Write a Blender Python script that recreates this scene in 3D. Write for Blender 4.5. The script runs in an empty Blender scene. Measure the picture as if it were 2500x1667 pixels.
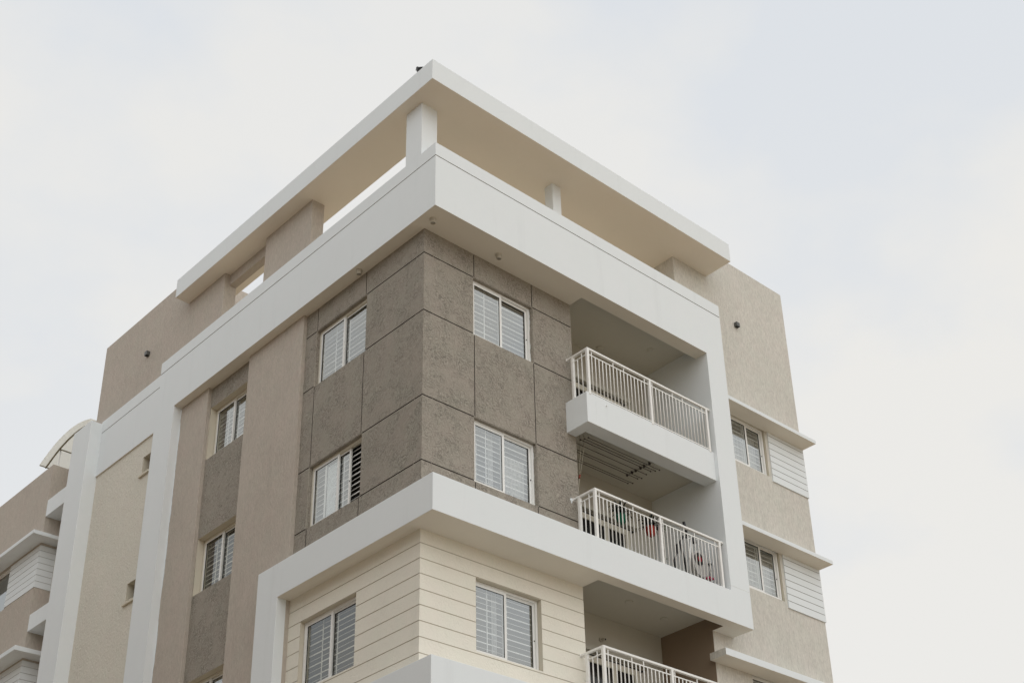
import bpy, math, random
from mathutils import Vector, Matrix
random.seed(7)
C = bpy.context.scene.collection
R = math.radians

# ------------------------------------------------------------------ materials
def new_mat(name):
    m = bpy.data.materials.new(name); m.use_nodes = True
    nt = m.node_tree; b = nt.nodes['Principled BSDF']
    return m, nt, b

def N(nt, t, **kw):
    n = nt.nodes.new(t)
    for k, v in kw.items():
        if k in n.inputs: n.inputs[k].default_value = v
        else: setattr(n, k, v)
    return n

def coords(nt, scale=(1, 1, 1)):
    tc = N(nt, 'ShaderNodeNewGeometry'); mp = N(nt, 'ShaderNodeMapping')
    mp.inputs['Scale'].default_value = scale
    nt.links.new(tc.outputs['Position'], mp.inputs['Vector'])
    return mp.outputs['Vector']

def plaster(name, col, vary=0.08, tex='swirl', bump=0.5, dist=0.012, rough=0.9, fine=1.0, stain=0.1, contrast=0.12):
    """painted render: large soft mottling, trowel marks (swirled or raked) as bump and slight tone, rain streaks"""
    m, nt, b = new_mat(name); L = nt.links.new
    b.inputs['Roughness'].default_value = rough
    b.inputs['Specular IOR Level'].default_value = 0.2
    big = N(nt, 'ShaderNodeTexNoise', Scale=0.9, Detail=5.0, Roughness=0.6); L(coords(nt), big.inputs['Vector'])
    mid = N(nt, 'ShaderNodeTexNoise', Scale=5.0, Detail=4.0, Roughness=0.65); L(coords(nt), mid.inputs['Vector'])
    st = N(nt, 'ShaderNodeTexNoise', Scale=1.0, Detail=5.0, Roughness=0.6); L(coords(nt, (3.5, 3.5, 0.28)), st.inputs['Vector'])
    if tex == 'swirl':
        # curved trowel strokes: a strongly warped noise, shown more in some patches than in others
        n0 = N(nt, 'ShaderNodeTexNoise', Scale=13.0 * fine, Detail=3.0, Roughness=0.6, Distortion=4.5); L(coords(nt), n0.inputs['Vector'])
        pm = N(nt, 'ShaderNodeTexNoise', Scale=2.6, Detail=3.0, Roughness=0.55); L(coords(nt), pm.inputs['Vector'])
        pr = N(nt, 'ShaderNodeMapRange'); pr.inputs[1].default_value = .38; pr.inputs[2].default_value = .62; pr.inputs[3].default_value = .35; pr.inputs[4].default_value = 1.15; L(pm.outputs['Fac'], pr.inputs[0])
        rg = N(nt, 'ShaderNodeMapRange'); rg.inputs[1].default_value = .36; rg.inputs[2].default_value = .60; L(n0.outputs['Fac'], rg.inputs[0])
        wv = N(nt, 'ShaderNodeTexWave', wave_type='BANDS', bands_direction='DIAGONAL'); L(coords(nt), wv.inputs['Vector'])
        wv.inputs['Scale'].default_value = 4.7 * fine; wv.inputs['Distortion'].default_value = 18.0; wv.inputs['Detail'].default_value = 3.0; wv.inputs['Detail Scale'].default_value = 1.35; wv.inputs['Detail Roughness'].default_value = .55
        wr = N(nt, 'ShaderNodeMapRange'); wr.inputs[1].default_value = .05; wr.inputs[2].default_value = .45; L(wv.outputs['Fac'], wr.inputs[0])
        av = N(nt, 'ShaderNodeMix'); av.inputs[0].default_value = .42; L(rg.outputs[0], av.inputs[2]); L(wr.outputs[0], av.inputs[3])
        sb = N(nt, 'ShaderNodeMath', operation='SUBTRACT'); L(av.outputs[0], sb.inputs[0]); sb.inputs[1].default_value = .55
        ml = N(nt, 'ShaderNodeMath', operation='MULTIPLY'); L(sb.outputs[0], ml.inputs[0]); L(pr.outputs[0], ml.inputs[1])
        class _A: pass
        a = _A(); adn = N(nt, 'ShaderNodeMath', operation='ADD'); L(ml.outputs[0], adn.inputs[0]); adn.inputs[1].default_value = .5
        a.outputs = {'Fac': adn.outputs[0]}
    elif tex == 'rake':
        a = N(nt, 'ShaderNodeTexNoise', Scale=1.0, Detail=4.0, Roughness=0.7, Distortion=0.6); L(coords(nt, (30 * fine, 30 * fine, 9 * fine)), a.inputs['Vector'])
    elif tex == 'lump':
        a = N(nt, 'ShaderNodeTexNoise', Scale=11.0 * fine, Detail=4.0, Roughness=0.6, Distortion=1.4); L(coords(nt, (1, 1, 0.7)), a.inputs['Vector'])
    else:
        a = N(nt, 'ShaderNodeTexNoise', Scale=40.0 * fine, Detail=3.0, Roughness=0.6); L(coords(nt), a.inputs['Vector'])
    # tone = 1 + vary*(big-.5) + .5*vary*(mid-.5) + contrast*(tex-.5) - stain*streak
    def mul_add(src, k, prev):
        s = N(nt, 'ShaderNodeMath', operation='SUBTRACT'); L(src, s.inputs[0]); s.inputs[1].default_value = 0.5
        q = N(nt, 'ShaderNodeMath', operation='MULTIPLY_ADD'); L(s.outputs[0], q.inputs[0]); q.inputs[1].default_value = k
        if prev is None: q.inputs[2].default_value = 1.0
        else: L(prev, q.inputs[2])
        return q.outputs[0]
    t = mul_add(big.outputs['Fac'], vary * 2.2, None)
    t = mul_add(mid.outputs['Fac'], vary * 1.2, t)
    t = mul_add(a.outputs['Fac'], contrast * 2.5, t)
    rp = N(nt, 'ShaderNodeMapRange'); rp.inputs[1].default_value = 0.58; rp.inputs[2].default_value = 0.8
    rp.inputs[3].default_value = 0; rp.inputs[4].default_value = stain; L(st.outputs['Fac'], rp.inputs[0])
    sub = N(nt, 'ShaderNodeMath', operation='SUBTRACT'); L(t, sub.inputs[0]); L(rp.outputs[0], sub.inputs[1])
    mx = N(nt, 'ShaderNodeVectorMath', operation='SCALE'); mx.inputs[0].default_value = col; L(sub.outputs[0], mx.inputs['Scale'])
    # faint hue drift between pinkish and greenish greys, as in old lime paint
    hue = N(nt, 'ShaderNodeTexNoise', Scale=2.3, Detail=3.0, Roughness=0.5); L(coords(nt), hue.inputs['Vector'])
    hr = N(nt, 'ShaderNodeMix', data_type='RGBA'); L(hue.outputs['Fac'], hr.inputs[0])
    k = vary * 0.45
    hr.inputs[6].default_value = (1 + k, 1 - k * .4, 1 + k * .1, 1); hr.inputs[7].default_value = (1 - k, 1 + k * .5, 1 - k * .1, 1)
    vm = N(nt, 'ShaderNodeVectorMath', operation='MULTIPLY'); L(mx.outputs[0], vm.inputs[0]); L(hr.outputs[2], vm.inputs[1])
    L(vm.outputs[0], b.inputs['Base Color'])
    bp = N(nt, 'ShaderNodeBump', Strength=bump, Distance=dist); L(a.outputs['Fac'], bp.inputs['Height']); L(bp.outputs[0], b.inputs['Normal'])
    return m

def plain(name, col, rough=0.5, metal=0.0, vary=0.06, scale=8.0, spec=0.4):
    m, nt, b = new_mat(name); L = nt.links.new
    b.inputs['Roughness'].default_value = rough; b.inputs['Metallic'].default_value = metal
    b.inputs['Specular IOR Level'].default_value = spec
    n = N(nt, 'ShaderNodeTexNoise', Scale=scale, Detail=3.0); L(coords(nt), n.inputs['Vector'])
    mx = N(nt, 'ShaderNodeMix', data_type='RGBA'); L(n.outputs['Fac'], mx.inputs[0])
    mx.inputs[6].default_value = [c * (1 - vary) for c in col] + [1]; mx.inputs[7].default_value = [min(1, c * (1 + vary)) for c in col] + [1]
    L(mx.outputs[2], b.inputs['Base Color'])
    return m

def glass_mat(name, base_reflect=0.24, tint=(0.80, 0.85, 0.86)):
    m, nt, b = new_mat(name); L = nt.links.new
    nt.nodes.remove(b); out = nt.nodes['Material Output']
    gl = N(nt, 'ShaderNodeBsdfGlossy', Roughness=0.03); gl.inputs['Color'].default_value = (0.92, 0.95, 0.95, 1)
    nz = N(nt, 'ShaderNodeTexNoise', Scale=1.7, Detail=2.0); L(coords(nt), nz.inputs['Vector'])
    bp = N(nt, 'ShaderNodeBump', Strength=0.05, Distance=0.02); L(nz.outputs['Fac'], bp.inputs['Height']); L(bp.outputs[0], gl.inputs['Normal'])
    tr = N(nt, 'ShaderNodeBsdfTransparent'); tr.inputs['Color'].default_value = (*tint, 1)
    fr = N(nt, 'ShaderNodeFresnel', IOR=1.5)
    ad = N(nt, 'ShaderNodeMath', operation='ADD', use_clamp=True); L(fr.outputs[0], ad.inputs[0]); ad.inputs[1].default_value = base_reflect
    ge = N(nt, 'ShaderNodeNewGeometry'); inv = N(nt, 'ShaderNodeMath', operation='SUBTRACT'); inv.inputs[0].default_value = 1.0; L(ge.outputs['Backfacing'], inv.inputs[1])
    mm = N(nt, 'ShaderNodeMath', operation='MULTIPLY'); L(ad.outputs[0], mm.inputs[0]); L(inv.outputs[0], mm.inputs[1])     # only the outer face mirrors; leaving the pane is clear
    mx = N(nt, 'ShaderNodeMixShader'); L(mm.outputs[0], mx.inputs[0]); L(tr.outputs[0], mx.inputs[1]); L(gl.outputs[0], mx.inputs[2])
    L(mx.outputs[0], out.inputs['Surface'])
    return m

def translucent(name, col, fac=0.55):
    m, nt, b = new_mat(name); L = nt.links.new
    nt.nodes.remove(b); out = nt.nodes['Material Output']
    d = N(nt, 'ShaderNodeBsdfDiffuse'); d.inputs['Color'].default_value = (*col, 1)
    t = N(nt, 'ShaderNodeBsdfTranslucent'); t.inputs['Color'].default_value = (*col, 1)
    mx = N(nt, 'ShaderNodeMixShader'); mx.inputs[0].default_value = fac
    L(d.outputs[0], mx.inputs[1]); L(t.outputs[0], mx.inputs[2]); L(mx.outputs[0], out.inputs['Surface'])
    return m

WHITE = plaster('white_paint', (0.755, 0.785, 0.795), vary=0.018, tex='fine', bump=0.12, dist=0.003, stain=0.06, contrast=0.012)
DARK = plaster('grey_brown_textured_plaster', (0.326, 0.294, 0.250), vary=0.09, tex='swirl', bump=0.9, dist=0.013, stain=0.07, contrast=0.27, fine=1.05)
BEIGE = plaster('beige_raked_plaster', (0.60, 0.572, 0.515), vary=0.06, tex='rake', bump=0.8, dist=0.02, stain=0.09, contrast=0.30)
TAUPE = plaster('taupe_raked_plaster', (0.485, 0.43, 0.372), vary=0.07, tex='rake', bump=0.8, dist=0.018, stain=0.09, contrast=0.22)
BROWN = plaster('brown_plaster', (0.26, 0.195, 0.14), vary=0.05, tex='fine', bump=0.2, dist=0.004, stain=0.05, contrast=0.03)
CREAM = plaster('cream_plaster', (0.78, 0.745, 0.655), vary=0.05, tex='swirl', bump=0.35, dist=0.007, stain=0.05, contrast=0.03)
CREAM_ROUGH = plaster('cream_rough_plaster', (0.66, 0.625, 0.545), vary=0.05, tex='lump', bump=0.75, dist=0.026, stain=0.05, contrast=0.05)
CREAM_REVEAL = plaster('cream_reveal_plaster', (0.62, 0.57, 0.47), vary=0.06, tex='fine', bump=0.3, dist=0.006, stain=0.08, contrast=0.05)
SOFFIT = plaster('warm_off_white', (0.77, 0.73, 0.65), vary=0.02, tex='fine', bump=0.12, dist=0.003, stain=0.02, contrast=0.012)  # warmer tone than the white sides, mainly for downward faces
CANOPY_SOFFIT = plaster('warm_tan', (0.85, 0.79, 0.695), vary=0.02, tex='fine', bump=0.12, dist=0.003, stain=0.02, contrast=0.012)  # warm tone given to the canopy's downward faces
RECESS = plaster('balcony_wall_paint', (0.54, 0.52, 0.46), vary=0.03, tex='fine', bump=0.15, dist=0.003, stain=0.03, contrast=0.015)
JOINT_DARK = plain('dark_joint', (0.055, 0.045, 0.035), 0.9)
JOINT_CREAM = plain('cream_joint', (0.50, 0.45, 0.36), 0.9)
JOINT_WHITE = plain('white_joint', (0.48, 0.48, 0.46), 0.9)
UPVC = plain('white_upvc', (0.80, 0.80, 0.78), 0.35, vary=0.02)
UPVC_CREAM = plain('aged_upvc', (0.66, 0.63, 0.54), 0.45, vary=0.06, scale=5)
GASKET = plain('black_gasket', (0.012, 0.012, 0.012), 0.6)
GLASS = glass_mat('window_glass', .27, (.97, .98, .98))
GLASS_CLEAR = glass_mat('clear_window_glass', .10, (.93, .93, .90))
BAR = plain('white_grille_steel', (0.80, 0.80, 0.78), 0.45, vary=0.03)
RAILM = plain('white_railing_enamel', (0.82, 0.81, 0.78), 0.35, vary=0.03)
CURTAIN = translucent('curtain_cloth', (0.72, 0.72, 0.70), 0.4)
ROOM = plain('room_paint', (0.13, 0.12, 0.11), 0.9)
BLACKP = plain('black_plastic', (0.012, 0.012, 0.013), 0.4)
STEEL = plain('dark_steel', (0.07, 0.058, 0.048), 0.45, metal=0.3)
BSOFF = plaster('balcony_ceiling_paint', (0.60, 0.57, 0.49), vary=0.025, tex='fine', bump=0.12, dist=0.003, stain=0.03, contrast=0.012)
TERR = plaster('terrace_tiles', (.70, .60, .46), vary=0.1, tex='fine', bump=0.3, dist=0.005)
CONC = plaster('terrace_concrete', (0.42, 0.40, 0.37), vary=0.1, tex='fine', bump=0.3, dist=0.005)

# ------------------------------------------------------------------ mesh helper
class MB:
    def __init__(s): s.v = []; s.f = []; s.mi = []; s.sm = []
    def quad(s, pts, mi=0, smooth=False):
        i = len(s.v); s.v += [tuple(p) for p in pts]; s.f.append(tuple(range(i, i + len(pts)))); s.mi.append(mi); s.sm.append(smooth)
    def box(s, x0, x1, y0, y1, z0, z1, mi=0):
        x0, x1 = sorted((x0, x1)); y0, y1 = sorted((y0, y1)); z0, z1 = sorted((z0, z1))
        i = len(s.v)
        s.v += [(x, y, z) for z in (z0, z1) for y in (y0, y1) for x in (x0, x1)]
        for f in ((0, 2, 3, 1), (4, 5, 7, 6), (0, 1, 5, 4), (2, 6, 7, 3), (0, 4, 6, 2), (1, 3, 7, 5)):
            s.f.append(tuple(i + k for k in f)); s.mi.append(mi); s.sm.append(False)
        return s
    def tube(s, pts, r, n=8, mi=0, cap=True):
        """swept tube; r number or list"""
        pts = [Vector(p) for p in pts]; k = len(pts)
        rs = r if isinstance(r, (list, tuple)) else [r] * k
        base = len(s.v); up = None
        for j, p in enumerate(pts):
            d = (pts[min(j + 1, k - 1)] - pts[max(j - 1, 0)]).normalized()
            if up is None: up = Vector((0, 0, 1)) if abs(d.z) < 0.9 else Vector((1, 0, 0))
            a = d.cross(up).normalized(); b = d.cross(a).normalized(); up = -b if False else up
            for q in range(n):
                t = 2 * math.pi * q / n
                s.v.append(tuple(p + (a * math.cos(t) + b * math.sin(t)) * rs[j]))
        for j in range(k - 1):
            for q in range(n):
                s.f.append((base + j * n + q, base + j * n + (q + 1) % n, base + (j + 1) * n + (q + 1) % n, base + (j + 1) * n + q)); s.mi.append(mi); s.sm.append(True)
        if cap:
            s.f.append(tuple(base + q for q in range(n))[::-1]); s.mi.append(mi); s.sm.append(False)
            s.f.append(tuple(base + (k - 1) * n + q for q in range(n))); s.mi.append(mi); s.sm.append(False)
        return s
    def lathe(s, prof, c, n=16, mi=0):
        base = len(s.v)
        for (r, z) in prof:
            for q in range(n):
                t = 2 * math.pi * q / n; s.v.append((c[0] + r * math.cos(t), c[1] + r * math.sin(t), c[2] + z))
        for j in range(len(prof) - 1):
            for q in range(n):
                s.f.append((base + j * n + q, base + j * n + (q + 1) % n, base + (j + 1) * n + (q + 1) % n, base + (j + 1) * n + q)); s.mi.append(mi); s.sm.append(True)
        return s
    def build(s, name, mats, parent=None, bevel=0.0, label=None):
        me = bpy.data.meshes.new(name); me.from_pydata(s.v, [], s.f)
        if not isinstance(mats, (list, tuple)): mats = [mats]
        for m in mats: me.materials.append(m)
        for p, mi, sm in zip(me.polygons, s.mi, s.sm): p.material_index = mi; p.use_smooth = sm
        me.update()
        o = bpy.data.objects.new(name, me); C.objects.link(o)
        if parent is not None:
            o.parent = parent
            w = Vector((0, 0, 0)); q = parent
            while q is not None: w += q.location; q = q.parent
            me.transform(Matrix.Translation(-w))
        if bevel:
            md = o.modifiers.new('bevel', 'BEVEL'); md.width = bevel; md.segments = 2; md.limit_method = 'ANGLE'; md.angle_limit = R(40)
        if label: o['label'] = label
        return o

def csg(name, mats, parent, add, sub=(), bevel=0.0, label=None, under=None):
    """union of axis-aligned boxes minus others, as one clean closed surface; carved faces take material 1, undersides material `under`"""
    import bmesh
    ax = [sorted({round(v, 4) for b in list(add) + list(sub) for v in (b[2 * k], b[2 * k + 1])}) for k in range(3)]
    nx, ny, nz = (len(a) - 1 for a in ax)
    def inside(b, c): return all(b[2 * k] - 1e-6 < c[k] < b[2 * k + 1] + 1e-6 for k in range(3))
    fill = {}
    for i in range(nx):
        for j in range(ny):
            for k in range(nz):
                c = ((ax[0][i] + ax[0][i + 1]) / 2, (ax[1][j] + ax[1][j + 1]) / 2, (ax[2][k] + ax[2][k + 1]) / 2)
                if any(inside(b, c) for b in sub): fill[i, j, k] = 2 if any(inside(b, c) for b in add) else 0
                elif any(inside(b, c) for b in add): fill[i, j, k] = 1
    bm = bmesh.new(); vs = {}
    def V(i, j, k):
        if (i, j, k) not in vs: vs[i, j, k] = bm.verts.new((ax[0][i], ax[1][j], ax[2][k]))
        return vs[i, j, k]
    dirs = {(-1, 0, 0): [(0, 0, 0), (0, 0, 1), (0, 1, 1), (0, 1, 0)], (1, 0, 0): [(1, 0, 0), (1, 1, 0), (1, 1, 1), (1, 0, 1)],
            (0, -1, 0): [(0, 0, 0), (1, 0, 0), (1, 0, 1), (0, 0, 1)], (0, 1, 0): [(0, 1, 0), (0, 1, 1), (1, 1, 1), (1, 1, 0)],
            (0, 0, -1): [(0, 0, 0), (0, 1, 0), (1, 1, 0), (1, 0, 0)], (0, 0, 1): [(0, 0, 1), (1, 0, 1), (1, 1, 1), (0, 1, 1)]}
    for (i, j, k), f in fill.items():
        if f != 1: continue
        for d, q in dirs.items():
            n = fill.get((i + d[0], j + d[1], k + d[2]), 0)
            if n == 1: continue
            fc = bm.faces.new([V(i + a, j + b, k + c) for a, b, c in q])
            fc.material_index = 1 if n == 2 else (under if (under is not None and d[2] == -1) else 0)
    bmesh.ops.dissolve_limit(bm, angle_limit=.01, verts=bm.verts[:], edges=bm.edges[:], delimit={'MATERIAL'})
    me = bpy.data.meshes.new(name); bm.to_mesh(me); bm.free()
    for m in (mats if isinstance(mats, (list, tuple)) else [mats]): me.materials.append(m)
    o = bpy.data.objects.new(name, me); C.objects.link(o)
    if parent is not None: o.parent = parent; me.transform(Matrix.Translation(-parent.location))
    if bevel:
        md = o.modifiers.new('bevel', 'BEVEL'); md.width = bevel; md.segments = 2; md.limit_method = 'ANGLE'; md.angle_limit = R(40)
    if label: o['label'] = label
    return o

def tag(o, label=None, cat=None, group=None, kind=None):
    if label: o['label'] = label
    if cat: o['category'] = cat
    if group: o['group'] = group
    if kind: o['kind'] = kind
    return o

def thing(name, loc, label, cat, group=None):
    o = bpy.data.objects.new(name, None); C.objects.link(o); o.location = loc; o.empty_display_size = 0.2
    return tag(o, label, cat, group)

def set_origin(o, p):
    """move a top-level mesh object's origin to p"""
    o.data.transform(Matrix.Translation(-Vector(p))); o.location = p

def copy_tree(o, loc=None, parent=None):
    c = o.copy(); C.objects.link(c); c.parent = parent
    if loc is not None: c.location = loc
    for ch in list(o.children): copy_tree(ch, None, c)
    return c

# ------------------------------------------------------------------ wall panel with openings and grooves
def MX(c):   # facade facing -X at x = c ; u runs along +Y
    return lambda u, d, z: (c + d, u, z)
def MY(c):   # facade facing -Y at y = c ; u runs along +X
    return lambda u, d, z: (u, c + d, z)

def panel(mb, M, flip, u0, u1, z0, z1, T, holes=(), grooves=(), caps=(1, 1, 1, 1), gd=0.016, mi=0, mi_rev=1, mi_gr=2):
    us = {u0, u1}; zs = {z0, z1}
    for h in list(holes) + list(grooves):
        for u in h[:2]:
            if u0 < u < u1: us.add(u)
        for z in h[2:4]:
            if z0 < z < z1: zs.add(z)
    us = sorted(us); zs = sorted(zs)
    def kind(i, j):
        if i < 0 or j < 0 or i >= len(us) - 1 or j >= len(zs) - 1: return None
        uc = (us[i] + us[i + 1]) / 2; zc = (zs[j] + zs[j + 1]) / 2
        for h in holes:
            if h[0] < uc < h[1] and h[2] < zc < h[3]: return 'h'
        for g in grooves:
            if g[0] < uc < g[1] and g[2] < zc < g[3]: return 'g'
        return 's'
    D = {'s': 0.0, 'g': gd, 'h': T, None: T}
    def q(pts, m):
        pts = [M(*p) for p in pts]
        if flip: pts = pts[::-1]
        mb.quad(pts, m)
    for i in range(len(us) - 1):
        for j in range(len(zs) - 1):
            k = kind(i, j)
            if k == 'h': continue
            d = D[k]; a, b_, e, f = us[i], us[i + 1], zs[j], zs[j + 1]
            q([(a, d, e), (b_, d, e), (b_, d, f), (a, d, f)], mi_gr if k == 'g' else mi)
            q([(a, T, f), (b_, T, f), (b_, T, e), (a, T, e)], mi_rev)
            for di, dj, side in ((-1, 0, 0), (1, 0, 1), (0, -1, 2), (0, 1, 3)):
                kk = kind(i + di, j + dj); dn = D[kk]
                if kk is None and not caps[side]: continue
                if dn <= d + 1e-9: continue
                m = mi_gr if kk == 'g' else (mi_rev if kk == 'h' else mi)
                if side == 0: p = [(a, d, e), (a, d, f), (a, dn, f), (a, dn, e)]
                elif side == 1: p = [(b_, d, f), (b_, d, e), (b_, dn, e), (b_, dn, f)]
                elif side == 2: p = [(b_, d, e), (a, d, e), (a, dn, e), (b_, dn, e)]
                else: p = [(a, d, f), (b_, d, f), (b_, dn, f), (a, dn, f)]
                q(p, m)

# ------------------------------------------------------------------ window
def lbox(mb, M, u0, u1, d0, d1, z0, z1, mi=0):
    a = M(u0, d0, z0); b = M(u1, d1, z1)
    mb.box(a[0], b[0], a[1], b[1], a[2], b[2], mi)

def window(parent, M, u0, u1, z0, z1, d0, front='lo', frame_mat=None, slide=0.0, curtain=None, label=None, knob=True,
           split=0.5, bars=True, bar_step=0.098, sash_mat=None, glass=None):
    fm = frame_mat or UPVC; sm = sash_mat or UPVC
    fw = 0.042
    f = MB()
    lbox(f, M, u0, u1, d0, d0 + .075, z1 - fw, z1); lbox(f, M, u0, u1, d0, d0 + .075, z0, z0 + fw)
    lbox(f, M, u0, u0 + fw, d0, d0 + .075, z0 + fw, z1 - fw); lbox(f, M, u1 - fw, u1, d0, d0 + .075, z0 + fw, z1 - fw)
    # track rib between the two sashes
    lbox(f, M, u0 + fw, u1 - fw, d0 + .034, d0 + .040, z0 + fw, z0 + fw + .018)
    lbox(f, M, u0 + fw, u1 - fw, d0 + .034, d0 + .040, z1 - fw - .014, z1 - fw)
    win = f.build('window', fm, parent, bevel=0.003, label=label)
    um = u0 + fw + (u1 - u0 - 2 * fw) * split
    sw = 0.05
    spans = {'lo': (u0 + fw - .01, um + sw / 2), 'hi': (um - sw / 2, u1 - fw + .01)}
    other = 'hi' if front == 'lo' else 'lo'
    for side, dd in ((front, d0 + .006), (other, d0 + .042)):
        a, b = spans[side]
        if slide and side == other:
            sh = (slide if other == 'hi' else -slide); a, b = a - sh, b - sh
        s = MB(); zb, zt = z0 + fw - .008, z1 - fw + .008
        for (p, q_, r, t) in ((a, b, zt - sw, zt), (a, b, zb, zb + sw), (a, a + sw, zb + sw, zt - sw), (b - sw, b, zb + sw, zt - sw)):
            lbox(s, M, p, q_, dd, dd + .026, r, t, 0)
        g = .007
        for (p, q_, r, t) in ((a + sw, b - sw, zt - sw - g, zt - sw), (a + sw, b - sw, zb + sw, zb + sw + g), (a + sw, a + sw + g, zb + sw + g, zt - sw - g), (b - sw - g, b - sw, zb + sw + g, zt - sw - g)):
            lbox(s, M, p, q_, dd + .006, dd + .02, r, t, 1)
        s.build('sash', [sm, GASKET], win)
        pn = MB(); lbox(pn, M, a + sw + g, b - sw - g, dd + .012, dd + .017, zb + sw + g, zt - sw - g)
        pn.build('pane', glass or GLASS, win)
        if side == other and knob:
            kx = (b - .02) if other == 'hi' else (a + .02)
            kk = MB(); c = M(kx, dd - .008, z0 + (z1 - z0) * .44); e = M(kx, dd + .004, z0 + (z1 - z0) * .44)
            kk.tube([c, e], .012, 10); kk.build('latch', BLACKP, win)
    if bars:
        gr = MB(); dg = d0 + .10; k = 0; z = z0 + .09
        while z < z1 - .06:
            w = .0095 if k % 2 == 0 else .0035
            lbox(gr, M, u0 + .01, u1 - .01, dg, dg + .012, z - w, z + w); z += bar_step; k += 1
        for t in (.27, .545, .965):
            uu = u0 + (u1 - u0) * (t if front == 'lo' else 1 - t)
            lbox(gr, M, uu - .007, uu + .007, dg - .012, dg, z0, z1)
        gr.build('security_grille', BAR, win)
    if curtain:
        cu = MB()
        for (a, b, zc) in curtain:
            a = u0 + (u1 - u0) * a; b = u0 + (u1 - u0) * b; n = max(6, int((b - a) / .018)); dc = d0 + .22
            prev = None
            for i in range(n + 1):
                u = a + (b - a) * i / n; d = dc + .022 * math.sin(i * 1.15) + .01 * math.sin(i * .37 + 1)
                cur = (M(u, d, z0 - .02), M(u, d, z0 + (z1 - z0) * zc))
                if prev: cu.quad([prev[0], cur[0], cur[1], prev[1]], 0, True)
                prev = cur
        cu.build('curtain', CURTAIN, win)
    return win

# ================================================================== numbers solved from the photograph
GZ = -14.55                         # ground
xP, yP = -.27, -.638                # outer plane of the white bands
zPt, zPg, zPb = 4.99, 4.691, 3.536  # parapet top / groove / bottom
zMt, zMb = -1.862, -2.532           # middle band
xD, xE, xFI, xFR, xWl = 3.637, 3.624, 6.983, 7.553, 6.947
yW, xTR, zT = -.121, 10.68, 7.055   # right tower wall
xV, yTL = -.186, 12.126             # left tower wall
xB = -.084                          # pilasters
zC = {1: 3.80, 2: .775, 3: -2.253}  # balcony ceilings
yBk = 1.2
LOW = -8.2                          # bottom of detailed storeys

B = thing('apartment_building', (5, 6, GZ), 'white, beige and grey-brown corner apartment block with projecting white bands and balconies', 'apartment building')

# ---- dark textured walls (right facade y=0, left facade x=0)
G = .011
w0, w1 = 1.145, 2.609
v0, v1 = 1.69, 3.288
gz = [3.0, 1.748, 0.0, -1.26]
cg = [-2.781 - .2672 * i for i in range(20)]
RT = .22
R1 = (w0, w1, 1.735, 3.0); R2 = (w0, w1, -1.275, 0.0); R3 = (w0 + .01, 2.605, -4.345, -3.057)
L1 = (v0, v1, 1.735, 3.0); L2 = (v0, v1, -1.27, 0.0); L3 = (v0 - .01, 3.28, -4.345, -3.057)
hz = lambda zz, a, b: [(a, b, z - G, z + G) for z in zz]
vt = lambda uu, a, b: [(u - G * .8, u + G * .8, a, b) for u in uu]

mb = MB()
panel(mb, MY(0), False, 0, xD, -2.2, 3.7, RT, holes=[R1, R2],
      grooves=hz([3.0, 1.748, 0.0, -1.26], 0, xD) + vt([w0 + .02, w1], -2.2, 3.6), caps=(0, 1, 0, 0))
# left: 0..3.7 with the joint grid
panel(mb, MX(0), True, 0, 3.70, -2.2, 3.7, RT, holes=[L1, L2],
      grooves=hz([3.0, 1.748, 0.0, -1.26], 0, 3.7) + vt([v0 + .03, v1 - .02], -2.2, 3.6), caps=(0, 0, 0, 0))
mb.build('textured_wall', [DARK, CREAM_REVEAL, JOINT_DARK], B, label='grey-brown swirl textured wall with dark joint lines')
# right windows have brown-grey reveals: thin lining strips just inside the holes
for (a, b, c, d) in (R1, R2):
    mb = MB(); mb.box(b - .004, b + .02, .004, .10, c, d + .02); mb.box(a, b - .004, .004, .10, d - .004, d + .02); mb.build('window_reveal', DARK, B)
for (a, b, c, d) in (L1, L2):
    mb = MB(); mb.box(.004, .075, b - .004, b + .02, c, d + .02); mb.box(.004, .075, a, b - .004, d - .004, d + .02); mb.build('window_reveal', DARK, B)

# recess wall between the two pilasters, down to the ground
hL = [(5.76, 7.05, 3.05 - 1.22 - 3 * k, 3.05 - 3.03 * k if k else 3.05) for k in range(5)]
hL = [(5.70, 7.09, z - 1.24, z) for z in (3.05, 0.0, -3.05, -6.05)]
mb = MB()
panel(mb, MX(0), True, 5.45, 7.3, LOW, 3.7, RT, holes=hL, caps=(0, 0, 0, 0))
mb.build('recess_wall', [DARK, CREAM_REVEAL, JOINT_DARK], B, label='grey-brown textured strip of wall between two beige pilasters')
for k, h in enumerate(hL):
    window(B, MX(0), h[0] + .01, h[1] - .01, h[2] + .005, h[3] - .004, .14, front='hi', frame_mat=UPVC_CREAM,
           curtain=[(.0, .35, 1.0)] if k == 1 else None, knob=False, glass=GLASS_CLEAR if k == 1 else None)

# ---- cream boarded walls below the middle band
mb = MB()
panel(mb, MY(0), False, 0, xE, LOW, -2.2, RT, holes=[R3], grooves=[(0, xE, z - .0075, z + .0075) for z in cg], caps=(0, 1, 1, 0), gd=.007)
panel(mb, MX(0), True, 0, 3.70, LOW, -2.2, RT, holes=[L3], grooves=[(0, 3.7, z - .0075, z + .0075) for z in cg], caps=(0, 0, 1, 0), gd=.007)
mb.build('boarded_wall', [CREAM, CREAM_REVEAL, JOINT_CREAM], B, label='cream wall scored with horizontal board lines')

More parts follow.
